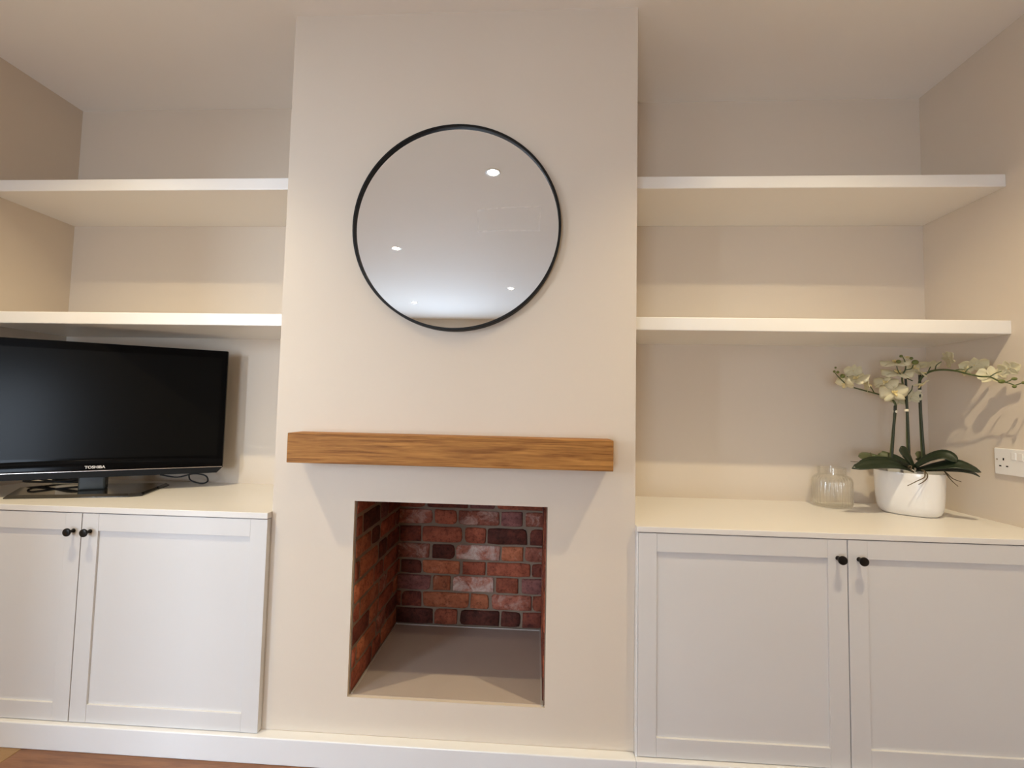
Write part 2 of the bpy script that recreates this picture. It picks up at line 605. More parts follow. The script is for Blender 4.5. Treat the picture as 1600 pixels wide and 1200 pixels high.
def brick_mesh(w, h, dep, seed, bevel=0.004):
    """rounded, uneven brick face in x/z, facing -y, back at y=+dep"""
    rg = random.Random(seed)
    cx, cz = w / 2, h / 2
    c = min(0.012, w * 0.28, h * 0.27)
    k = [rg.choice((0.3, 0.5, 0.8, 1.5)) * c for _ in range(4)]
    j = lambda a=0.0016: rg.uniform(-a, a)
    out = []

    def run(p, q, n, ax):
        for i in range(n + 1):
            f = i / n
            x, z = p[0] + (q[0] - p[0]) * f, p[1] + (q[1] - p[1]) * f
            jj = rg.uniform(-0.0019, 0.0013)
            if ax == 'z':
                z += jj * (1 if z > 0 else -1)
            else:
                x += jj * (1 if x > 0 else -1)
            out.append((x, z))
    nl = 4 if w > 0.12 else 2
    run((-cx + k[0], -cz), (cx - k[1], -cz), nl, 'z')
    out.append((cx - k[1] * .28, -cz + k[1] * .28))
    run((cx, -cz + k[1]), (cx, cz - k[2]), 1, 'x')
    out.append((cx - k[2] * .28, cz - k[2] * .28))
    run((cx - k[2], cz), (-cx + k[3], cz), nl, 'z')
    out.append((-cx + k[3] * .28, cz - k[3] * .28))
    run((-cx, cz - k[3]), (-cx, -cz + k[0]), 1, 'x')
    out.append((-cx + k[0] * .28, -cz + k[0] * .28))
    bm = bmesh.new()
    back = [bm.verts.new((x, dep, z)) for x, z in out]
    mid = [bm.verts.new((x, bevel, z)) for x, z in out]
    front = []
    for x, z in out:
        fx, fz = x * (1 - 2 * bevel / w), z * (1 - 2 * bevel / h)
        front.append(bm.verts.new((fx, rg.uniform(-0.0012, 0.0012), fz)))
    ctr = bm.verts.new((0, -0.0012, 0))
    n = len(out)
    for i in range(n):
        a = (i + 1) % n
        bm.faces.new((back[i], back[a], mid[a], mid[i]))
        bm.faces.new((mid[i], mid[a], front[a], front[i]))
        bm.faces.new((front[i], front[a], ctr))
    bmesh.ops.recalc_face_normals(bm, faces=bm.faces[:])
    me = bpy.data.meshes.new('brick')
    bm.to_mesh(me)
    bm.free()
    me.polygons.foreach_set('use_smooth', [True] * len(me.polygons))
    me.set_sharp_from_angle(angle=R(50))
    return me


BACK_BRICKS = [
    (0.7420, 0.8000, [(0.2605, 0.425, 'd'), (0.437, 0.52, 'r'), (0.532, 0.69, 'd'), (0.702, 0.78, 'r'), (0.792, 0.8774, 'd')]),
    (0.6695, 0.7310, [(0.2605, 0.3788, 'r'), (0.3890, 0.5590, 'd'), (0.5700, 0.6700, 'p'), (0.6812, 0.8774, 'r')]),
    (0.6021, 0.6589, [(0.2623, 0.4105, 'w'), (0.421, 0.5139, 'r'), (0.522, 0.6904, 'w'), (0.7007, 0.7883, 'p'), (0.8025, 0.8774, 'w')]),
    (0.5275, 0.5895, [(0.2771, 0.3641, 'd'), (0.373, 0.5376, 'r'), (0.5521, 0.6362, 'r'), (0.6465, 0.8071, 'k'), (0.8229, 0.8774, 'd')]),
    (0.4600, 0.5172, [(0.2649, 0.4011, 'w'), (0.4156, 0.5074, 'k'), (0.5154, 0.6959, 'W'), (0.7054, 0.7926, 'o'), (0.8028, 0.8774, 'w')]),
    (0.3985, 0.4500, [(0.2620, 0.2784, 'r'), (0.2873, 0.3691, 'k'), (0.3764, 0.5315, 'o'), (0.5435, 0.6380, 'r'), (0.6470, 0.8237, 'r'), (0.8332, 0.8774, 'd')]),
    (0.3310, 0.3895, [(0.2636, 0.4098, 'p'), (0.4227, 0.4941, 'o'), (0.5053, 0.6734, 'W'), (0.6845, 0.7745, 'r'), (0.7911, 0.8774, 'p')]),
    (0.2630, 0.3210, [(0.2604, 0.2863, 'd'), (0.2943, 0.3733, 'd'), (0.382, 0.5718, 'o'), (0.5813, 0.6543, 'o'), (0.6686, 0.8293, 'w'), (0.8371, 0.8774, 'r')]),
    (0.1950, 0.2543, [(0.2628, 0.4240, 'k'), (0.4332, 0.525, 'r'), (0.5393, 0.6980, 'k'), (0.708, 0.7867, 'k'), (0.7961, 0.8774, 'd')]),
]
BT = 0.02
w_back = struct('wall_fireplace_back', [(FL, FR, FD + 0.0075, FD + BT, FB, FT)], MORTAR, label='mortar bed of the brick back inside the fireplace')
w_left = struct('wall_fireplace_left', [(FL - 0.0005, FL + 0.0035, 0.012, FD + 0.004, FB, FT)], MORTAR, label='mortar bed of the brick cheek on the television side of the fireplace')
w_right = struct('wall_fireplace_right', [(FR - 0.0035, FR + 0.0005, 0.012, FD + 0.004, FB, FT)], MORTAR, label='mortar bed of the brick cheek on the orchid side of the fireplace')
bs = 0
for (z0, z1, row) in BACK_BRICKS:
    for (x0, x1, t) in row:
        bs += 1
        zz1 = min(z1, FT - 0.001)
        me = brick_mesh(x1 - x0 + 0.002, zz1 - z0 + 0.002, 0.010, bs)
        me.materials.append(BR[t])
        o = link('brick', me, None, w_back)
        o.location = ((x0 + x1) / 2, FD, (z0 + zz1) / 2)


def side_bricks(parent, xface, sign, seed, tones):
    global bs
    rg = random.Random(seed)
    for ci, (z0, z1, row) in enumerate(BACK_BRICKS):
        zz1 = min(z1, FT - 0.001)
        y = 0.014
        long_ = ci % 2 == 0
        firstb = True
        ti = 0
        while y < FD - 0.015:
            w = 0.165 if long_ else 0.082
            w += rg.uniform(-0.008, 0.008)
            if firstb:
                w *= [0.35, 0.8, 0.55, 1.0][(ci * 3 + seed) % 4]
                firstb = False
            y1 = min(y + w, FD - 0.002)
            if FD - y1 < 0.02:
                y1 = FD - 0.002
            if y1 - y > 0.012:
                bs += 1
                me = brick_mesh(y1 - y, zz1 - z0, 0.0055, bs + 500, 0.0028)
                tl = tones[ci]
                me.materials.append(BR[tl[ti % len(tl)]])
                ti += 1
                o = link('brick', me, None, parent)
                o.location = (xface, (y + y1) / 2, (z0 + zz1) / 2)
                o.rotation_euler = (0, 0, R(90) * sign)
            y = y1 + 0.0105
            long_ = not long_


# local -y of a brick is its face: on the left cheek it looks to +x, on the right cheek to -x
side_bricks(w_left, FL + 0.0065, 1, 3, ['rdrd', 'rkpd', 'okrd', 'rokd', 'orrd', 'rowr', 'doro', 'rowd', 'rrokk'])
side_bricks(w_right, FR - 0.0065, -1, 5, ['drdr', 'drkp', 'rord', 'drok', 'rdrr', 'rrow', 'drrd', 'rdor', 'krrk'])

# hearth slab and sealant ---------------------------------------------------
h = empty('hearth_slab', (0.57, 0.23, FB - 0.03))
tag(h, 'smooth beige concrete hearth slab inside the brick fireplace', 'hearth')
OG = (0.57, 0.23, FB - 0.03)
box('slab', (FL, FR, 0.0118, FD + 0.004, FB - 0.031, FB), CONC, h, 0.0015, 1, OG)
box('sealant_bead', (FL + .004, FL + .0105, 0.016, FD - 0.001, FB - 0.001, FB + 0.003), SEAL, h, 0.001, 1, OG)
box('sealant_bead', (FR - .0115, FR - .004, 0.004, FD - 0.001, FB - 0.001, FB + 0.003), SEAL, h, 0.001, 1, OG)
box('sealant_bead', (FL + .0105, FR - .0115, FD - 0.004, FD + 0.002, FB - 0.001, FB + 0.003), SEAL, h, 0.001, 1, OG)

# skirting ------------------------------------------------------------------
def skirting(name, x0, x1, y1, label):
    bm = bmesh.new()
    bm_box(bm, x0, x1, -SK, y1, 0, ZS, bev=0.003, seg=2)
    o = finish(name, bm, SKIRT, None)
    tag(o, label, None, None, 'structure')


skirting('baseboard_left', XL, XR, 0.0, 'white skirting board running below the television cabinet and along the chimney breast')
skirting('baseboard_right', XR, XRW, -0.002, 'white skirting board below the orchid cabinet')

# ------------------------------------------------------------------ mantel beam
bm = bmesh.new()
ML, MR, MD, MT, MB = 0.0846, 1.0628, 0.0823, 1.0029, 0.9134
mo = ((ML + MR) / 2, 0, MB)
bm_box(bm, ML, MR, -MD, 0.001, MB, MT, bev=0.0018, seg=2, org=mo)
o = finish('mantel_beam', bm, OAK, None)
o.location = mo
tag(o, 'chunky honey oak mantel beam on the chimney breast', 'mantel')

# ------------------------------------------------------------------ shelves


def shelf(x0, x1, yf, z0, z1, label):
    og = ((x0 + x1) / 2, (yf + D) / 2, z0)
    bm = bmesh.new()
    bm_box(bm, x0, x1, yf, D + 0.001, z0, z1, bev=0.003, seg=3, org=og)
    o = finish('floating_shelf', bm, WHITE, None)
    o.location = og
    tag(o, label, 'shelf', 'white floating alcove shelves')


shelf(XL - .001, 0.001, 0.1283, 1.8648, 1.9087, 'thick white floating shelf closest to the ceiling in the television alcove')
shelf(XL - .001, 0.001, 0.1283, 1.3661, 1.4102, 'thick white floating shelf directly above the television')
shelf(XR - .001, XRW + .001, 0.1342, 1.8642, 1.9076, 'thick white floating shelf closest to the ceiling in the orchid alcove')
shelf(XR - .001, XRW + .001, 0.1342, 1.3676, 1.4133, 'thick white floating shelf directly above the orchid')

# ------------------------------------------------------------------ cabinets


def knob_mesh(x, yf, z, parent, og):
    bm = bmesh.new()
    prof = [(0.0001, 0.0), (0.0068, 0.0), (0.0066, 0.002), (0.0050, 0.0035), (0.0046, 0.0120), (0.0056, 0.0155), (0.0105, 0.0180), (0.0128, 0.0205),
            (0.0130, 0.0228), (0.0118, 0.0250), (0.0080, 0.0264), (0.0001, 0.0268)]
    bm_lathe(bm, prof, 20)
    # local z -> world -y
    for v in bm.verts:
        a = v.co.copy()
        v.co = Vector((x - og[0] + a.x, yf - a.z - og[1], z + a.y - og[2]))
    bmesh.ops.remove_doubles(bm, verts=bm.verts[:], dist=0.0003)
    return finish('knob', bm, KNOBM, parent, 40)


def door(parent, og, x0, x1, z0, z1, yf, knob_x, knob_z):
    """shaker door: recessed panel with two stiles and two rails"""
    st, dp, rec = 0.0545, 0.019, 0.0065
    p = box('door', (x0 + .004, x1 - .004, yf + rec, yf + dp, z0 + .004, z1 - .004), CAB, parent, 0, 1, og)
    for (a, b2) in ((x0, x0 + st), (x1 - st, x1)):
        box('stile', (a, b2, yf, yf + dp - 0.0005, z0, z1), CAB, p, 0.0009, 2, og)
    for (a, b2) in ((z0, z0 + st), (z1 - st, z1)):
        box('rail', (x0 + st + .0003, x1 - st - .0003, yf + 0.0004, yf + dp - 0.0005, a, b2), CAB, p, 0.0009, 2, og)
    knob_mesh(knob_x, yf + 0.0005, knob_z, p, og)


def cabinet(x0, x1, ztop, yf, xs, knobs, label, xd0, xd1):
    og = ((x0 + x1) / 2, 0.2, ZS)
    c = empty('alcove_cabinet', og)
    tag(c, label, 'cabinet', 'white shaker alcove cabinets')
    bm = bmesh.new()
    yb = yf + 0.020
    bm_box(bm, x0, x1, yb, D - 0.001, ZS, ztop, org=og)
    finish('body', bm, CAB, c)
    door(c, og, xd0, xs - .0015, ZS + .002, ztop - .0022, yf, knobs[0][0], knobs[0][1])
    door(c, og, xs + .0015, xd1, ZS + .002, ztop - .0022, yf, knobs[1][0], knobs[1][1])
    return c


def worktop(x0, x1, yf, z0, z1, label):
    og = ((x0 + x1) / 2, 0.2, z0)
    bm = bmesh.new()
    bm_box(bm, x0, x1, yf, D + .001, z0, z1, bev=0.0015, seg=2, org=og)
    o = finish('cabinet_worktop', bm, TOP, None)
    o.location = og
    tag(o, label, 'worktop', 'white alcove worktops')


ZCL0, ZCL1, ZCR0, ZCR1 = 0.7276, 0.7465, 0.7274, 0.7440
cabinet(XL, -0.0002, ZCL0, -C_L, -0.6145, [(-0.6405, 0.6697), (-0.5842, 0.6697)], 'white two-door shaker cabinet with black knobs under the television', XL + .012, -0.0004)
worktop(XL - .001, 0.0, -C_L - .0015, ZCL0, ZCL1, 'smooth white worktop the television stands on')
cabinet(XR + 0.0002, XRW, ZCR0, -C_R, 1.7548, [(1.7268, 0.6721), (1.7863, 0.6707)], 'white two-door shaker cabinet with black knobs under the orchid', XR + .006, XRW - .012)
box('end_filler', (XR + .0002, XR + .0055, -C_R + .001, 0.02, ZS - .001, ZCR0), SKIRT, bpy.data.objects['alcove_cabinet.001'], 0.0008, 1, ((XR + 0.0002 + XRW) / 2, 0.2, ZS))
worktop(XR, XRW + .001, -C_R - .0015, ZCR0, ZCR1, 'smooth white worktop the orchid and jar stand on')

# ------------------------------------------------------------------ mirror
MC = Vector((0.5700, 0.0, 1.6655))
MRAD = 0.3345
mr = empty('round_mirror', MC)
tag(mr, 'round wall mirror with a thin black metal frame above the mantel', 'mirror')


def to_front(bm):
    for v in bm.verts:
        a = v.co.copy()
        v.co = Vector((a.x, -a.z, a.y))


bm = bmesh.new()
prof = [(MRAD - .012, 0.0), (MRAD, 0.0), (MRAD, 0.0265), (MRAD - .0012, 0.028), (MRAD - .0070, 0.028), (MRAD - .0080, 0.0268), (MRAD - .0080, 0.0175), (MRAD - .012, 0.0175), (MRAD - .012, 0.0)]
bm_lathe(bm, prof, 128)
bmesh.ops.remove_doubles(bm, verts=bm.verts[:], dist=1e-5)
to_front(bm)
finish('frame', bm, BLACKM, mr, 30)
bm = bmesh.new()
bm_lathe(bm, [(0.0001, 0.010), (MRAD - .0078, 0.010), (MRAD - .0078, 0.0185), (0.0001, 0.0185)], 128)
bmesh.ops.remove_doubles(bm, verts=bm.verts[:], dist=0.0003)
to_front(bm)
gl = finish('glass', bm, MIRR, mr)

bm = bmesh.new()
RP = [(0.066, 0.051), (0.105, 0.058), (0.170, 0.064), (0.225, 0.063), (0.271, 0.067), (0.265, 0.028), (0.266, -0.012), (0.170, -0.012), (0.071, -0.0155), (0.070, 0.018)]
hw_ = 0.0030
n_ = len(RP)
inn, outr = [], []
cxr, czr = 0.168, 0.026
for (x, z) in RP:
    fx, fz = 1 if x > cxr else -1, 1 if z > czr else -1
    outr.append(bm.verts.new((x + hw_ * fx, -0.0188, z + hw_ * fz)))
    inn.append(bm.verts.new((x - hw_ * fx, -0.0188, z - hw_ * fz)))
for i in range(n_):
    k_ = (i + 1) % n_
    bm.faces.new((outr[i], outr[k_], inn[k_], inn[i]))
tag(finish('faint_outline', bm, FAINT, mr), 'faint pale rectangular outline on the glass')

# ------------------------------------------------------------------ television
TV = empty('television', (-0.8008, 0.1672, ZCL1), R(30))
tag(TV, 'black flat-screen television turned on its stand on the worktop', 'television')
HW = 0.402
# local frame: x along the screen, -y towards the viewer, z up from the worktop
zt, zs_, zb = 0.555, 0.0835, 0.0585     # top edge, silver line, chin bottom
xc = 0.012
X0, X1 = xc - HW, xc + HW
bz = 0.030
bm = bmesh.new()
bm_box(bm, X0, X1, -0.002, 0.030, zs_, zt, bev=0.003, seg=2)
finish('bezel', bm, TVPL, TV)
bm = bmesh.new()
bm_box(bm, X0 + .05, X1 - .05, 0.028, 0.062, zs_ + .01, zt - .06, bev=0.02, seg=3)
finish('back_housing', bm, TVBK, TV)
bm = bmesh.new()
bm_box(bm, X0 + .020, X1 - .020, -0.0027, -0.0005, zs_ + .046, zt - .030)
finish('screen', bm, TVSC, TV)
# raised lower bezel lip with slight curve (catches the ceiling light)
bm = bmesh.new()
N = 24
for i in range(N + 1):
    x = X0 + (X1 - X0) * i / N
    t = (i / N - 0.5) * 2
    zt_ = zs_ + 0.040 - 0.010 * (t * t)
    for (yy, zz) in ((-0.0028, zt_), (-0.0075, zt_ - 0.012), (-0.0090, zs_ + .004), (-0.0085, zs_)):
        bm.verts.new((x, yy, zz))
bm.verts.ensure_lookup_table()
for i in range(N):
    for k in range(3):
        a = i * 4 + k
        bm.faces.new((bm.verts[a], bm.verts[a + 4], bm.verts[a + 5], bm.verts[a + 1]))
finish('lower_bezel', bm, TVPL, TV, 60)
bm = bmesh.new()
bm_box(bm, X0 + .001, X1 - .001, -0.0098, 0.0, zs_ - .0022, zs_ + .0004, bev=.0005)
finish('silver_trim', bm, SILV, TV)
# chin under the silver line, corners cut
bm = bmesh.new()
cs = [(X0 + .001, zs_ - .002), (X1 - .001, zs_ - .002), (X1 - .001, zs_ - .006), (X1 - .018, zb), (X0 + .018, zb), (X0 + .001, zs_ - .006)]
fa = [bm.verts.new((x, -0.007, z)) for x, z in cs]
fb_ = [bm.verts.new((x, 0.030, z)) for x, z in cs]
bm.faces.new(fa)
bm.faces.new(fb_[::-1])
for i in range(6):
    k = (i + 1) % 6
    bm.faces.new((fa[i], fb_[i], fb_[k], fa[k]))
finish('chin', bm, TVBK, TV)
# maker's lettering
cu = bpy.data.curves.new('logo', 'FONT')
cu.body = 'TOSHIBA'
cu.size = 0.0135
cu.align_x = 'CENTER'
cu.extrude = 0.0003
cu.offset = 0.00035
cu.space_character = 1.02
tmp = bpy.data.objects.new('logo_tmp', cu)
COL.objects.link(tmp)
bpy.context.view_layer.update()
me = bpy.data.meshes.new_from_object(tmp.evaluated_get(bpy.context.evaluated_depsgraph_get()))
bpy.data.objects.remove(tmp)
for v in me.vertices:
    a = v.co.copy()
    v.co = (a.x * 1.02 + 0.019, -0.0094 - a.z, zs_ + .0085 + a.y)
me.materials.clear()
lg = link('logo', me, LOGO, TV)
tag(lg, 'pale silver maker lettering')
# neck and base (the base is turned less than the screen)
nb = R(14 - 30)


def rot2(x, y):
    return (x * math.cos(nb) - y * math.sin(nb), x * math.sin(nb) + y * math.cos(nb))


bm = bmesh.new()
bm_box(bm, -0.030, 0.048, 0.002, 0.040, 0.010, 0.075, bev=0.006, seg=2)
finish('neck', bm, NECK, TV)
bm = bmesh.new()
pts = [(-0.194, -0.083), (0.180, -0.083), (0.214, -0.066), (0.190, 0.154), (-0.200, 0.154), (-0.272, 0.080)]
lo = [bm.verts.new((*rot2(x, y), 0.0005)) for x, y in pts]
md = [bm.verts.new((*rot2(x, y), 0.004)) for x, y in pts]
hi = [bm.verts.new((*rot2(x * 0.965, y * 0.93), 0.012)) for x, y in pts]
bm.faces.new(lo[::-1])
bm.faces.new(hi)
for i in range(6):
    k = (i + 1) % 6
    bm.faces.new((lo[i], lo[k], md[k], md[i]))
    bm.faces.new((md[i], md[k], hi[k], hi[i]))
finish('base', bm, TVBASE, TV)


def at(u, v, y=None, x=None, z=None):
    """point of the room seen at photo position (u, v) on the plane y, x or z"""
    d = FWD + RGT * ((u - 800) / FPX) - UPV * ((v - 600) / FPX)
    if y is not None:
        t = (y - CAM.y) / d.y
    elif x is not None:
        t = (x - CAM.x) / d.x
    else:
        t = (z - CAM.z) / d.z
    return CAM + d * t


# cables ----------------------------------------------------------------------
def cable(pts, rad, label):
    og = Vector((pts[0][0], pts[0][1], ZCL1))
    bm = bmesh.new()
    bm_tube(bm, [Vector(p) - og for p in spline(pts, 6)], rad, 7)
    o = finish('power_cable', bm, CABLE, None, 60)
    o.location = og
    tag(o, label, 'cable', 'black television cables')


zc = ZCL1
cable([(-0.84, 0.25, zc + .062), (-0.89, 0.255, zc + .042), (-0.96, 0.245, zc + .030), (-1.04, 0.235, zc + .024), (-1.11, 0.24, zc + .022), (-1.165, 0.262, zc + .020), (-1.13, 0.285, zc + .026),
       (-1.04, 0.275, zc + .036), (-0.95, 0.25, zc + .038), (-0.885, 0.26, zc + .030), (-0.91, 0.30, zc + .022), (-1.02, 0.315, zc + .018), (-1.14, 0.275, zc + .034), (-1.10, 0.235, zc + .040),
       (-1.00, 0.235, zc + .026), (-0.93, 0.28, zc + .020), (-0.94, 0.34, zc + .016), (-1.03, 0.355, zc + .017), (-1.12, 0.345, zc + .017), (-1.16, 0.37, zc + .005), (-1.12, 0.40, zc + .005)], 0.0040, 'long black cable tangled in loops behind the television base')
cable([(-0.68, 0.345, zc + .045), (-0.62, 0.36, zc + .035), (-0.565, 0.375, zc + .048), (-0.520, 0.385, zc + .040), (-0.515, 0.392, zc + .016), (-0.545, 0.395, zc + .006),
       (-0.585, 0.39, zc + .018), (-0.590, 0.385, zc + .040), (-0.575, 0.38, zc + .055)], 0.0030, 'black cable with one small round loop beside the television base')

# ------------------------------------------------------------------ glass jar
JO = (1.968, 0.377, ZCR1)
jar = empty('glass_jar', JO)
tag(jar, 'empty clear ribbed glass jar on the worktop', 'jar')
bm = bmesh.new()
prof_o = [(0.0001, 0.0006), (0.052, 0.0004), (0.060, 0.003), (0.0635, 0.010), (0.0640, 0.060), (0.0640, 0.096), (0.0625, 0.106), (0.0560, 0.1145), (0.0480, 0.1185),
          (0.0460, 0.1215), (0.0468, 0.1245), (0.0460, 0.1275), (0.0470, 0.1310), (0.0460, 0.1345), (0.0470, 0.1380), (0.0460, 0.1420), (0.0470, 0.1455), (0.0455, 0.1475)]
prof_i = [(0.0430, 0.1475), (0.0430, 0.1200), (0.0530, 0.1110), (0.0595, 0.1040), (0.0605, 0.096), (0.0605, 0.012), (0.0560, 0.006), (0.0001, 0.0055)]
bm_lathe(bm, prof_o + prof_i, 180, rib=0.0017, ribs=30, rib_range=(0.008, 0.1055))
bmesh.ops.remove_doubles(bm, verts=bm.verts[:], dist=0.0003)
finish('glass_body', bm, JARG, jar, 60)

# ------------------------------------------------------------------ double socket on the right wall
SO = (XRW, 0.1225, 0.9487)
sk = empty('double_socket', SO)
tag(sk, 'white double wall socket with two rocker switches', 'socket')


def sbox(name, y0, y1, z0, z1, d0, d1, mat, par, bev=0.0008):
    """d is distance out from the wall"""
    return box(name, (-d1, -d0, y0, y1, z0, z1), mat, par, bev, 2)


pl = sbox('faceplate', -0.073, 0.073, -0.043, 0.043, -0.0005, 0.0095, PLAST, sk, 0.0025)
for s in (-1, 1):
    yc = 0.043 * s
    sbox('earth_slot', yc - 0.0022, yc + 0.0022, 0.0035, 0.0115, 0.0085, 0.0099, DARK, sk, 0)
    for q in (-0.0108, 0.0108):
        sbox('pin_slot', yc + q - 0.0034, yc + q + 0.0034, -0.0170, -0.0130, 0.0085, 0.0099, DARK, sk, 0)
    rk = sbox('rocker_switch', 0.0105 * s - 0.0072, 0.0105 * s + 0.0072, 0.008, 0.031, 0.0085, 0.0118, PLAST, sk, 0.001)
    bm = bmesh.new()
    bm_lathe(bm, [(0.0001, 0.0099), (0.0026, 0.0099), (0.0028, 0.009)], 12)
    for v in bm.verts:
        a = v.co.copy()
        v.co = Vector((-a.z, 0.0635 * s + a.x, 0.0055 + a.y))
    finish('fixing_screw', bm, SILV, sk, 40)

# ------------------------------------------------------------------ potted orchid
PC = Vector((2.184, 0.297, ZCR1))
orch = empty('potted_orchid', PC)
tag(orch, 'cream artificial moth orchid with three stems in an oval white pot', 'potted plant')
PRZ = R(-40)
PSX, PSY = 0.0985, 0.085


def lp(p):
    return Vector(p) - PC


bm = bmesh.new()
def superring(bm, sc, z, n=64, ex=2.5):
    ring = []
    for k in range(n):
        a = 2 * PI * k / n
        ca, sa = math.cos(a), math.sin(a)
        x = PSX * sc * math.copysign(abs(ca) ** (2 / ex), ca)
        y = (PSY * sc if sc > 0.5 else PSY * sc) * math.copysign(abs(sa) ** (2 / ex), sa)
        ring.append(bm.verts.new((x * math.cos(PRZ) - y * math.sin(PRZ), x * math.sin(PRZ) + y * math.cos(PRZ), z)))
    return ring


prof = [(0.02, 0.0005), (0.74, 0.0005), (0.80, 0.002), (0.865, 0.009), (0.915, 0.020), (0.945, 0.034), (0.965, 0.060), (0.985, 0.100), (0.998, 0.140), (1.0, 0.1475), (0.994, 0.150), (0.972, 0.150), (0.966, 0.147), (0.945, 0.100), (0.925, 0.060)]
rings = [superring(bm, s_, z) for s_, z in prof]
for i in range(len(rings) - 1):
    for k in range(64):
        bm.faces.new((rings[i][k], rings[i][(k + 1) % 64], rings[i + 1][(k + 1) % 64], rings[i + 1][k]))
bm.faces.new(rings[0][::-1])
finish('pot', bm, POT, orch, 50)
bm = bmesh.new()
rg = random.Random(4)
rings = []
for s_ in (0.955, 0.75, 0.5, 0.25):
    ring = superring(bm, s_, 0.128)
    for v in ring:
        v.co.z += rg.uniform(-0.006, 0.006) + (0.955 - s_) * 0.012
    rings.append(ring)
for i in range(3):
    for k in range(64):
        bm.faces.new((rings[i][k], rings[i][(k + 1) % 64], rings[i + 1][(k + 1) % 64], rings[i + 1][k]))
bm.faces.new(rings[3])
finish('moss', bm, MOSS, orch, 180)


def leaf(pts, width, mat, roll=0.0, name='leaf', fold=0.25, tipw=0.12):
    """strap leaf along a spline with a folded midrib"""
    P = spline(pts, 5)
    n = len(P)
    bm = bmesh.new()
    rows_ = []
    for i, p in enumerate(P):
        a = P[max(i - 1, 0)]
        b2 = P[min(i + 1, n - 1)]
        t = (b2 - a).normalized()
        side = t.cross(Vector((0, 0, 1)))
        side = side.normalized() if side.length > 1e-4 else Vector((1, 0, 0))
        side = Matrix.Rotation(roll, 3, t) @ side
        nrm = side.cross(t).normalized()
        f = i / (n - 1)
        w = width * (0.40 + 0.60 * math.sin(min(1.0, f * 1.55) * PI / 2)) * (math.sqrt(max(0.0, 1 - ((f - 0.55) / 0.45) ** 2)) if f > 0.55 else 1.0)
        w = max(w, width * tipw * 0.3)
        row = []
        for q in (-1, -0.5, 0, 0.5, 1):
            row.append(bm.verts.new(lp(p) + side * (w / 2 * q) + nrm * (fold * w / 2 * (abs(q) ** 1.3))))
        rows_.append(row)
    for i in range(n - 1):
        for k in range(4):
            bm.faces.new((rows_[i][k], rows_[i][k + 1], rows_[i + 1][k + 1], rows_[i + 1][k]))
    o = finish(name, bm, mat, orch, 180)
    sm = o.modifiers.new('thickness', 'SOLIDIFY')
    sm.thickness = 0.0022
    sm.offset = 0
    return o


def pa(u, v, y):
    """plant point: the trained-out spray bends forward, away from the wall"""
    k = max(0.0, min(1.0, (u - 1445) / 60.0))
    return at(u, v, y=y - 0.035 - 0.030 * k)


LEAVES = [
    # (photo points with depth y), width, material, roll
    ([(1424, 736, .300), (1400, 728, .270), (1368, 726, .250), (1331, 732, .235)], .046, LEAF, R(-38)),
    ([(1422, 730, .315), (1398, 722, .300), (1366, 721, .290), (1341, 725, .285)], .038, LEAF, R(-42)),
    ([(1428, 732, .300), (1418, 716, .290), (1410, 706, .285), (1405, 704, .283)], .044, LEAF, R(-75)),
    ([(1430, 730, .300), (1452, 717, .275), (1476, 712, .255), (1496, 722, .240)], .050, LEAF, R(36)),
    ([(1432, 735, .300), (1462, 730, .262), (1496, 727, .235), (1533, 738, .215)], .050, LEAF, R(34)),
    ([(1440, 736, .290), (1478, 735, .250), (1510, 737, .228), (1531, 745, .215)], .034, LEAF, R(20)),
    ([(1412, 730, .345), (1392, 716, .370), (1376, 712, .385), (1372, 709, .388)], .040, LEAF2, R(-50)),
    ([(1404, 730, .350), (1372, 718, .375), (1352, 714, .385), (1341, 713, .388)], .036, LEAF2, R(-55)),
    ([(1436, 730, .340), (1440, 718, .355), (1436, 712, .362), (1430, 709, .364)], .036, LEAF2, R(-60)),
    ([(1398, 730, .345), (1380, 722, .365), (1368, 718, .372), (1364, 717, .374)], .028, LEAF2, R(-45)),
    ([(1428, 732, .320), (1414, 724, .335), (1398, 716, .345), (1390, 714, .350)], .034, LEAF, R(-40)),
]
for pts, w, mt, rl in LEAVES:
    leaf([pa(u, v, y) for u, v, y in pts], w, mt, rl)


def twig(name, pts, rad, mat, parent=None, n=8, sub=5):
    bm = bmesh.new()
    P = [lp(p) for p in spline(pts, sub)]
    if isinstance(rad, tuple):
        rad = [rad[0] + (rad[1] - rad[0]) * i / (len(P) - 1) for i in range(len(P))]
    bm_tube(bm, P, rad, n)
    return finish(name, bm, mat, parent or orch, 60)


# aerial roots
for pts in ([(1440, 734, .262), (1445, 738, .240), (1444, 746, .236), (1432, 752, .232), (1418, 759, .228)],
            [(1443, 735, .262), (1449, 741, .238), (1448, 748, .234), (1441, 754, .230), (1435, 757, .228)],
            [(1476, 737, .262), (1481, 741, .245), (1489, 748, .240), (1502, 753, .236)],
            [(1477, 738, .262), (1482, 745, .245), (1488, 752, .242), (1497, 760, .240)],
            [(1419, 729, .270), (1424, 728, .262), (1424, 734, .258), (1428, 737, .262)]):
    twig('aerial_root', [pa(u, v, y) for u, v, y in pts], (0.0022, 0.0011), ROOT, n=6)
for pts in ([(1360, 720, .360), (1345, 722, .360), (1329, 721, .362)], [(1368, 722, .372), (1363, 716, .374), (1360, 707, .376)]):
    twig('dry_shoot', [pa(u, v, y) for u, v, y in pts], (0.0020, 0.0010), ROOT, n=6)

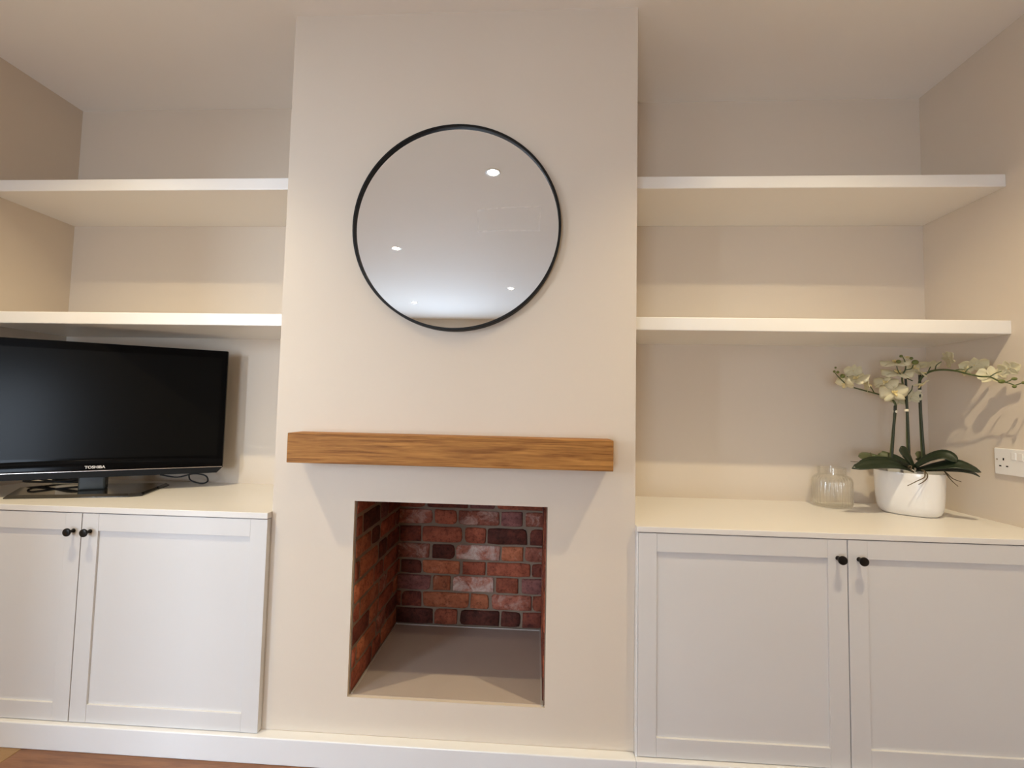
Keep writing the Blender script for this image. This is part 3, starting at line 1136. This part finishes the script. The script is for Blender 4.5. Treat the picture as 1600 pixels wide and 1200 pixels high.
# stems with their supporting canes
st1 = twig('flower_stem', [pa(1392, 716, .335), pa(1396, 670, .335), pa(1399, 642, .335), pa(1399, 632, .335), pa(1393, 624, .333), pa(1376, 617, .325), pa(1350, 610, .310),
                           pa(1327, 603, .298), pa(1313, 592, .290), pa(1303.5, 581, .286)], (0.0048, 0.0014), STEM)
st2 = twig('flower_stem', [pa(1420, 716, .325), pa(1418, 690, .325), pa(1417, 640, .325), pa(1414, 615, .320), pa(1410, 597, .312), pa(1410, 587, .306), pa(1415, 576, .298), pa(1414, 565, .290), pa(1410, 557, .284)],
           (0.0042, 0.0014), STEM)
st3 = twig('flower_stem', [pa(1442, 716, .335), pa(1439, 660, .335), pa(1437, 610, .333), pa(1438, 593, .328), pa(1450, 582, .310), pa(1467, 578, .290), pa(1490, 579, .265), pa(1508, 583, .240),
                           pa(1530, 588, .205), pa(1547, 589, .180), pa(1560, 595, .160), pa(1574, 598, .140), pa(1586, 602, .122)], (0.0050, 0.0016), STEM)
twig('support_cane', [pa(1393.5, 716, .330), pa(1397, 660, .330), pa(1398.5, 634, .330)], 0.0040, CANE)
twig('support_cane', [pa(1421, 716, .320), pa(1418.5, 660, .320), pa(1415, 592, .318)], 0.0036, CANE)
twig('support_cane', [pa(1444, 716, .330), pa(1438.5, 640, .330), pa(1437, 584, .330)], 0.0040, CANE)
for (u, v, y) in ((1398.5, 643, .332), (1416.3, 641, .320), (1436.3, 611, .332)):
    bm = bmesh.new()
    c0 = lp(pa(u, v, y))
    bm_lathe(bm, [(0.0001, -.0045), (0.0064, -.0045), (0.0070, 0), (0.0064, .0045), (0.0001, .0045)], 14, c0)
    bmesh.ops.remove_doubles(bm, verts=bm.verts[:], dist=0.0003)
    finish('stem_tie', bm, TIE, orch, 40)

# short flower stalks
STALKS = [((1366, 614, .318), (1362, 607, .312), (1358, 603, .310)), ((1386, 620, .328), (1384, 611, .322), (1382, 606, .320)),
          ((1324, 601, .297), (1324, 594, .296), (1324, 588, .296)),
          ((1412, 606, .316), (1405, 600, .312), (1400, 592, .310)), ((1418, 617, .320), (1424, 610, .314), (1426, 602, .312)),
          ((1411, 588, .306), (1404, 581, .300), (1401, 572, .298)), ((1415, 578, .298), (1424, 576, .294), (1427, 570, .290)),
          ((1416, 590, .318), (1421, 593, .315), (1426, 595, .313)),
          ((1461, 580, .298), (1463, 571, .292), (1471, 565, .288)), ((1450, 582, .308), (1452, 577, .304), (1454, 573, .302)),
          ((1508, 583, .240), (1512, 577, .236), (1519, 573, .232)), ((1546, 589, .180), (1556, 583, .172), (1565, 580, .166)),
          ((1572, 597, .142), (1577, 595, .138), (1581, 593, .134)), ((1586, 602, .122), (1592, 600, .118), (1598, 598, .114)),
          ((1491, 579, .264), (1500, 577, .258), (1507, 578, .252))]
for s_ in STALKS:
    twig('flower_stalk', [pa(u, v, y) for u, v, y in s_], (0.0019, 0.0016), STEM, n=6)


def petal_mesh(L, W, cup, pointed):
    """petal along +x from the origin, facing -y (front), curved"""
    bm = bmesh.new()
    nu, nv = 6, 4
    grid = []
    for i in range(nu + 1):
        f = i / nu
        if pointed:
            w = W * math.sin(PI * min(1, 0.10 + 0.90 * f) ** 0.85) ** 0.75 if f < 1 else 0.0
        else:
            w = W * (0.16 + 0.84 * math.sin(min(1, f * 1.5) * PI / 2)) * (math.sqrt(max(0, 1 - ((f - .60) / .40) ** 2)) if f > .60 else 1)
        row = []
        for k in range(nv + 1):
            q = k / nv * 2 - 1
            y = cup * L * (f * f) * 0.9 - 0.10 * L * math.sin(f * PI) + 0.22 * w * q * q * (0.5 + f)
            row.append(bm.verts.new((f * L, y, q * w / 2)))
        grid.append(row)
    for i in range(nu):
        for k in range(nv):
            bm.faces.new((grid[i][k], grid[i + 1][k], grid[i + 1][k + 1], grid[i][k + 1]))
    bmesh.ops.remove_doubles(bm, verts=bm.verts[:], dist=1e-5)
    bmesh.ops.recalc_face_normals(bm, faces=bm.faces[:])
    # give the petal a thickness
    geom = bmesh.ops.solidify(bm, geom=bm.faces[:], thickness=0.0007)
    me = bpy.data.meshes.new('petal')
    bm.to_mesh(me)
    bm.free()
    me.polygons.foreach_set('use_smooth', [True] * len(me.polygons))
    me.materials.append(PETAL)
    return me


PET_BIG = petal_mesh(0.036, 0.040, -0.18, False)
PET_SEP = petal_mesh(0.033, 0.023, 0.10, True)
bm = bmesh.new()
# lip: three small lobes and a column
bm_tube(bm, spline([(0, 0.002, 0.002), (0, -0.006, 0.003), (0, -0.011, 0.0)], 4), [0.0030] * 4 + [0.0036] * 4 + [0.0022], 8)
bm_tube(bm, spline([(0, -0.002, -0.003), (0, -0.010, -0.008), (0, -0.015, -0.014), (0, -0.013, -0.019)], 3), [0.002, 0.0028, 0.0034, 0.0040, 0.0042, 0.0040, 0.0034, 0.0028, 0.0018, 0.001], 8)
for s in (-1, 1):
    bm_tube(bm, spline([(0, -0.003, -0.002), (0.006 * s, -0.008, 0.0), (0.009 * s, -0.012, 0.005)], 3), [0.0018, 0.0026, 0.0032, 0.0034, 0.0030, 0.0022, 0.001], 7)
bmesh.ops.recalc_face_normals(bm, faces=bm.faces[:])
for v in bm.verts:
    v.co *= 0.72
LIP_ME = bpy.data.meshes.new('flower')
bm.to_mesh(LIP_ME)
bm.free()
LIP_ME.materials.append(LIP)
LIP_ME.polygons.foreach_set('use_smooth', [True] * len(LIP_ME.polygons))


def flower(u, v, y, size, facing, roll=0.0):
    """facing: direction the bloom looks at (world)"""
    c = lp(pa(u, v, y))
    f = Vector(facing).normalized()
    yax = -f
    up = Vector((0, 0, 1))
    xax = yax.cross(up)
    if xax.length < 0.05:
        xax = Vector((1, 0, 0))
    xax.normalize()
    zax = xax.cross(yax).normalized()
    Mx = Matrix((xax, yax, zax)).transposed()
    Mx = Mx @ Matrix.Rotation(roll, 3, 'Y')
    fl_ = link('flower', LIP_ME, None, orch)
    fl_.location = c
    fl_.rotation_euler = Mx.to_euler()
    fl_.scale = (size * 1.36,) * 3
    for ang, me in ((12, PET_BIG), (168, PET_BIG), (90, PET_SEP), (222, PET_SEP), (318, PET_SEP)):
        p = link('petal', me, None, fl_)
        p.rotation_euler = (0, -R(ang), 0)
    return fl_


FLOWERS = [
    (1396, 613, .300, 0.98, (-0.20, -1, 0.15), R(-8)),
    (1384, 598, .315, 0.80, (-0.55, -0.5, 0.55), R(10)),
    (1353, 600, .305, 0.80, (0.75, -0.25, 0.30), R(20)),
    (1339, 592, .302, 0.90, (-0.60, -0.25, 0.75), R(0)),
    (1320, 599, .295, 0.70, (-0.80, -0.15, -0.45), R(0)),
    (1333, 580, .315, 0.62, (0.20, 0.85, 0.35), R(0)),
    (1399, 567, .312, 0.92, (-0.25, -0.30, 0.95), R(0)),
    (1402, 583, .320, 1.00, (-0.15, -0.40, 0.90), R(15)),
    (1426, 575, .322, 0.85, (0.30, -0.75, 0.45), R(0)),
    (1440, 584, .312, 0.62, (0.40, -0.35, 0.85), R(0)),
    (1438, 600, .300, 0.68, (0.35, -0.30, -0.95), R(0)),
    (1424, 620, .340, 0.66, (0.60, 0.75, 0.10), R(0)),
    (1404, 627, .340, 0.55, (0.20, 0.75, -0.55), R(0)),
    (1416, 559, .310, 0.45, (0.10, -0.40, 0.90), R(0)),
    (1453, 569, .335, 0.72, (0.10, 0.40, 0.85), R(0)),
    (1483, 562, .285, 0.72, (0.85, -0.25, 0.30), R(25)),
    (1522, 571, .250, 0.80, (0.30, 0.55, 0.50), R(10)),
    (1549, 587, .212, 0.76, (0.45, 0.75, -0.15), R(0)),
    (1576, 577, .165, 0.66, (0.90, 0.15, 0.20), R(8)),
    (1508, 580, .268, 0.55, (-0.90, 0.25, -0.15), R(0)),
]
for f_ in FLOWERS:
    flower(*f_)

BUDS = [(1316.5, 587.5, .288, .0080, .0080), (1309, 581.5, .286, .0050, .0050), (1303.5, 580.5, .286, .0042, .0044), (1305.5, 574.5, .286, .0034, .0036),
        (1404, 565, .285, .0075, .0065), (1430, 566, .282, .0105, .0088), (1408, 556.5, .282, .0050, .0050), (1424, 560, .286, .0056, .0050),
        (1565, 596, .150, .0098, .0066), (1585, 592, .130, .0082, .0052), (1585, 604, .122, .0056, .0050), (1599, 598, .114, .0050, .0046)]
for (u, v, y, a, b2) in BUDS:
    bm = bmesh.new()
    c0 = lp(pa(u, v, y))
    bmesh.ops.create_uvsphere(bm, u_segments=14, v_segments=9, radius=1.0)
    for vv in bm.verts:
        vv.co = Vector((vv.co.x * a, vv.co.y * b2, vv.co.z * b2)) + c0
    finish('bud', bm, BUD, orch, 180)

# ------------------------------------------------------------------ downlights
DL = [(-0.6275, -0.528, 1.0), (1.768, -0.528, 1.0), (0.5743, -1.0467, 0.18), (-0.3524, -2.2386, 0.27),
      (0.540, -3.4687, 0.27), (-0.7254, -4.1639, 0.27)]
DPROF = [(0.030, 0.0015), (0.030, -0.0005), (0.0315, -0.002), (0.0345, -0.0030), (0.0400, -0.0034), (0.0430, -0.0024), (0.0440, -0.0004), (0.0440, 0.0015)]
dl0 = None
DL_LABEL = ['in front of the television alcove', 'in front of the orchid alcove', 'in front of the chimney breast', 'beside the added hall doorway',
            'in the middle of the far half of the room', 'above the added garden door']
for i, (x, y, k) in enumerate(DL):
    d = empty('ceiling_downlight', (x, y, H))
    tag(d, 'small round recessed ceiling downlight ' + DL_LABEL[i], 'downlight', 'recessed ceiling downlights')
    if dl0 is None:
        bm = bmesh.new()
        bm_lathe(bm, DPROF, 40)
        bz_o = finish('bezel', bm, SKIRT, d, 40)
        bm = bmesh.new()
        bm_lathe(bm, [(0.0001, -0.0012), (0.0305, -0.0012), (0.0305, 0.001)], 40)
        ln_o = finish('lens', bm, LAMP, d, 40)
        dl0 = (bz_o, ln_o)
    else:
        for s_ in dl0:
            c = s_.copy()
            COL.objects.link(c)
            c.parent = d
    l = bpy.data.lights.new('downlight_beam_offscreen', 'SPOT')
    l.energy = SPOT_W * k
    l.color = WARM
    l.spot_size = R(124)
    l.spot_blend = 1.0
    l.shadow_soft_size = 0.013
    lo_ = bpy.data.objects.new('downlight_beam_offscreen', l)
    COL.objects.link(lo_)
    lo_.parent = d
    lo_.location = (0, 0, -0.026)
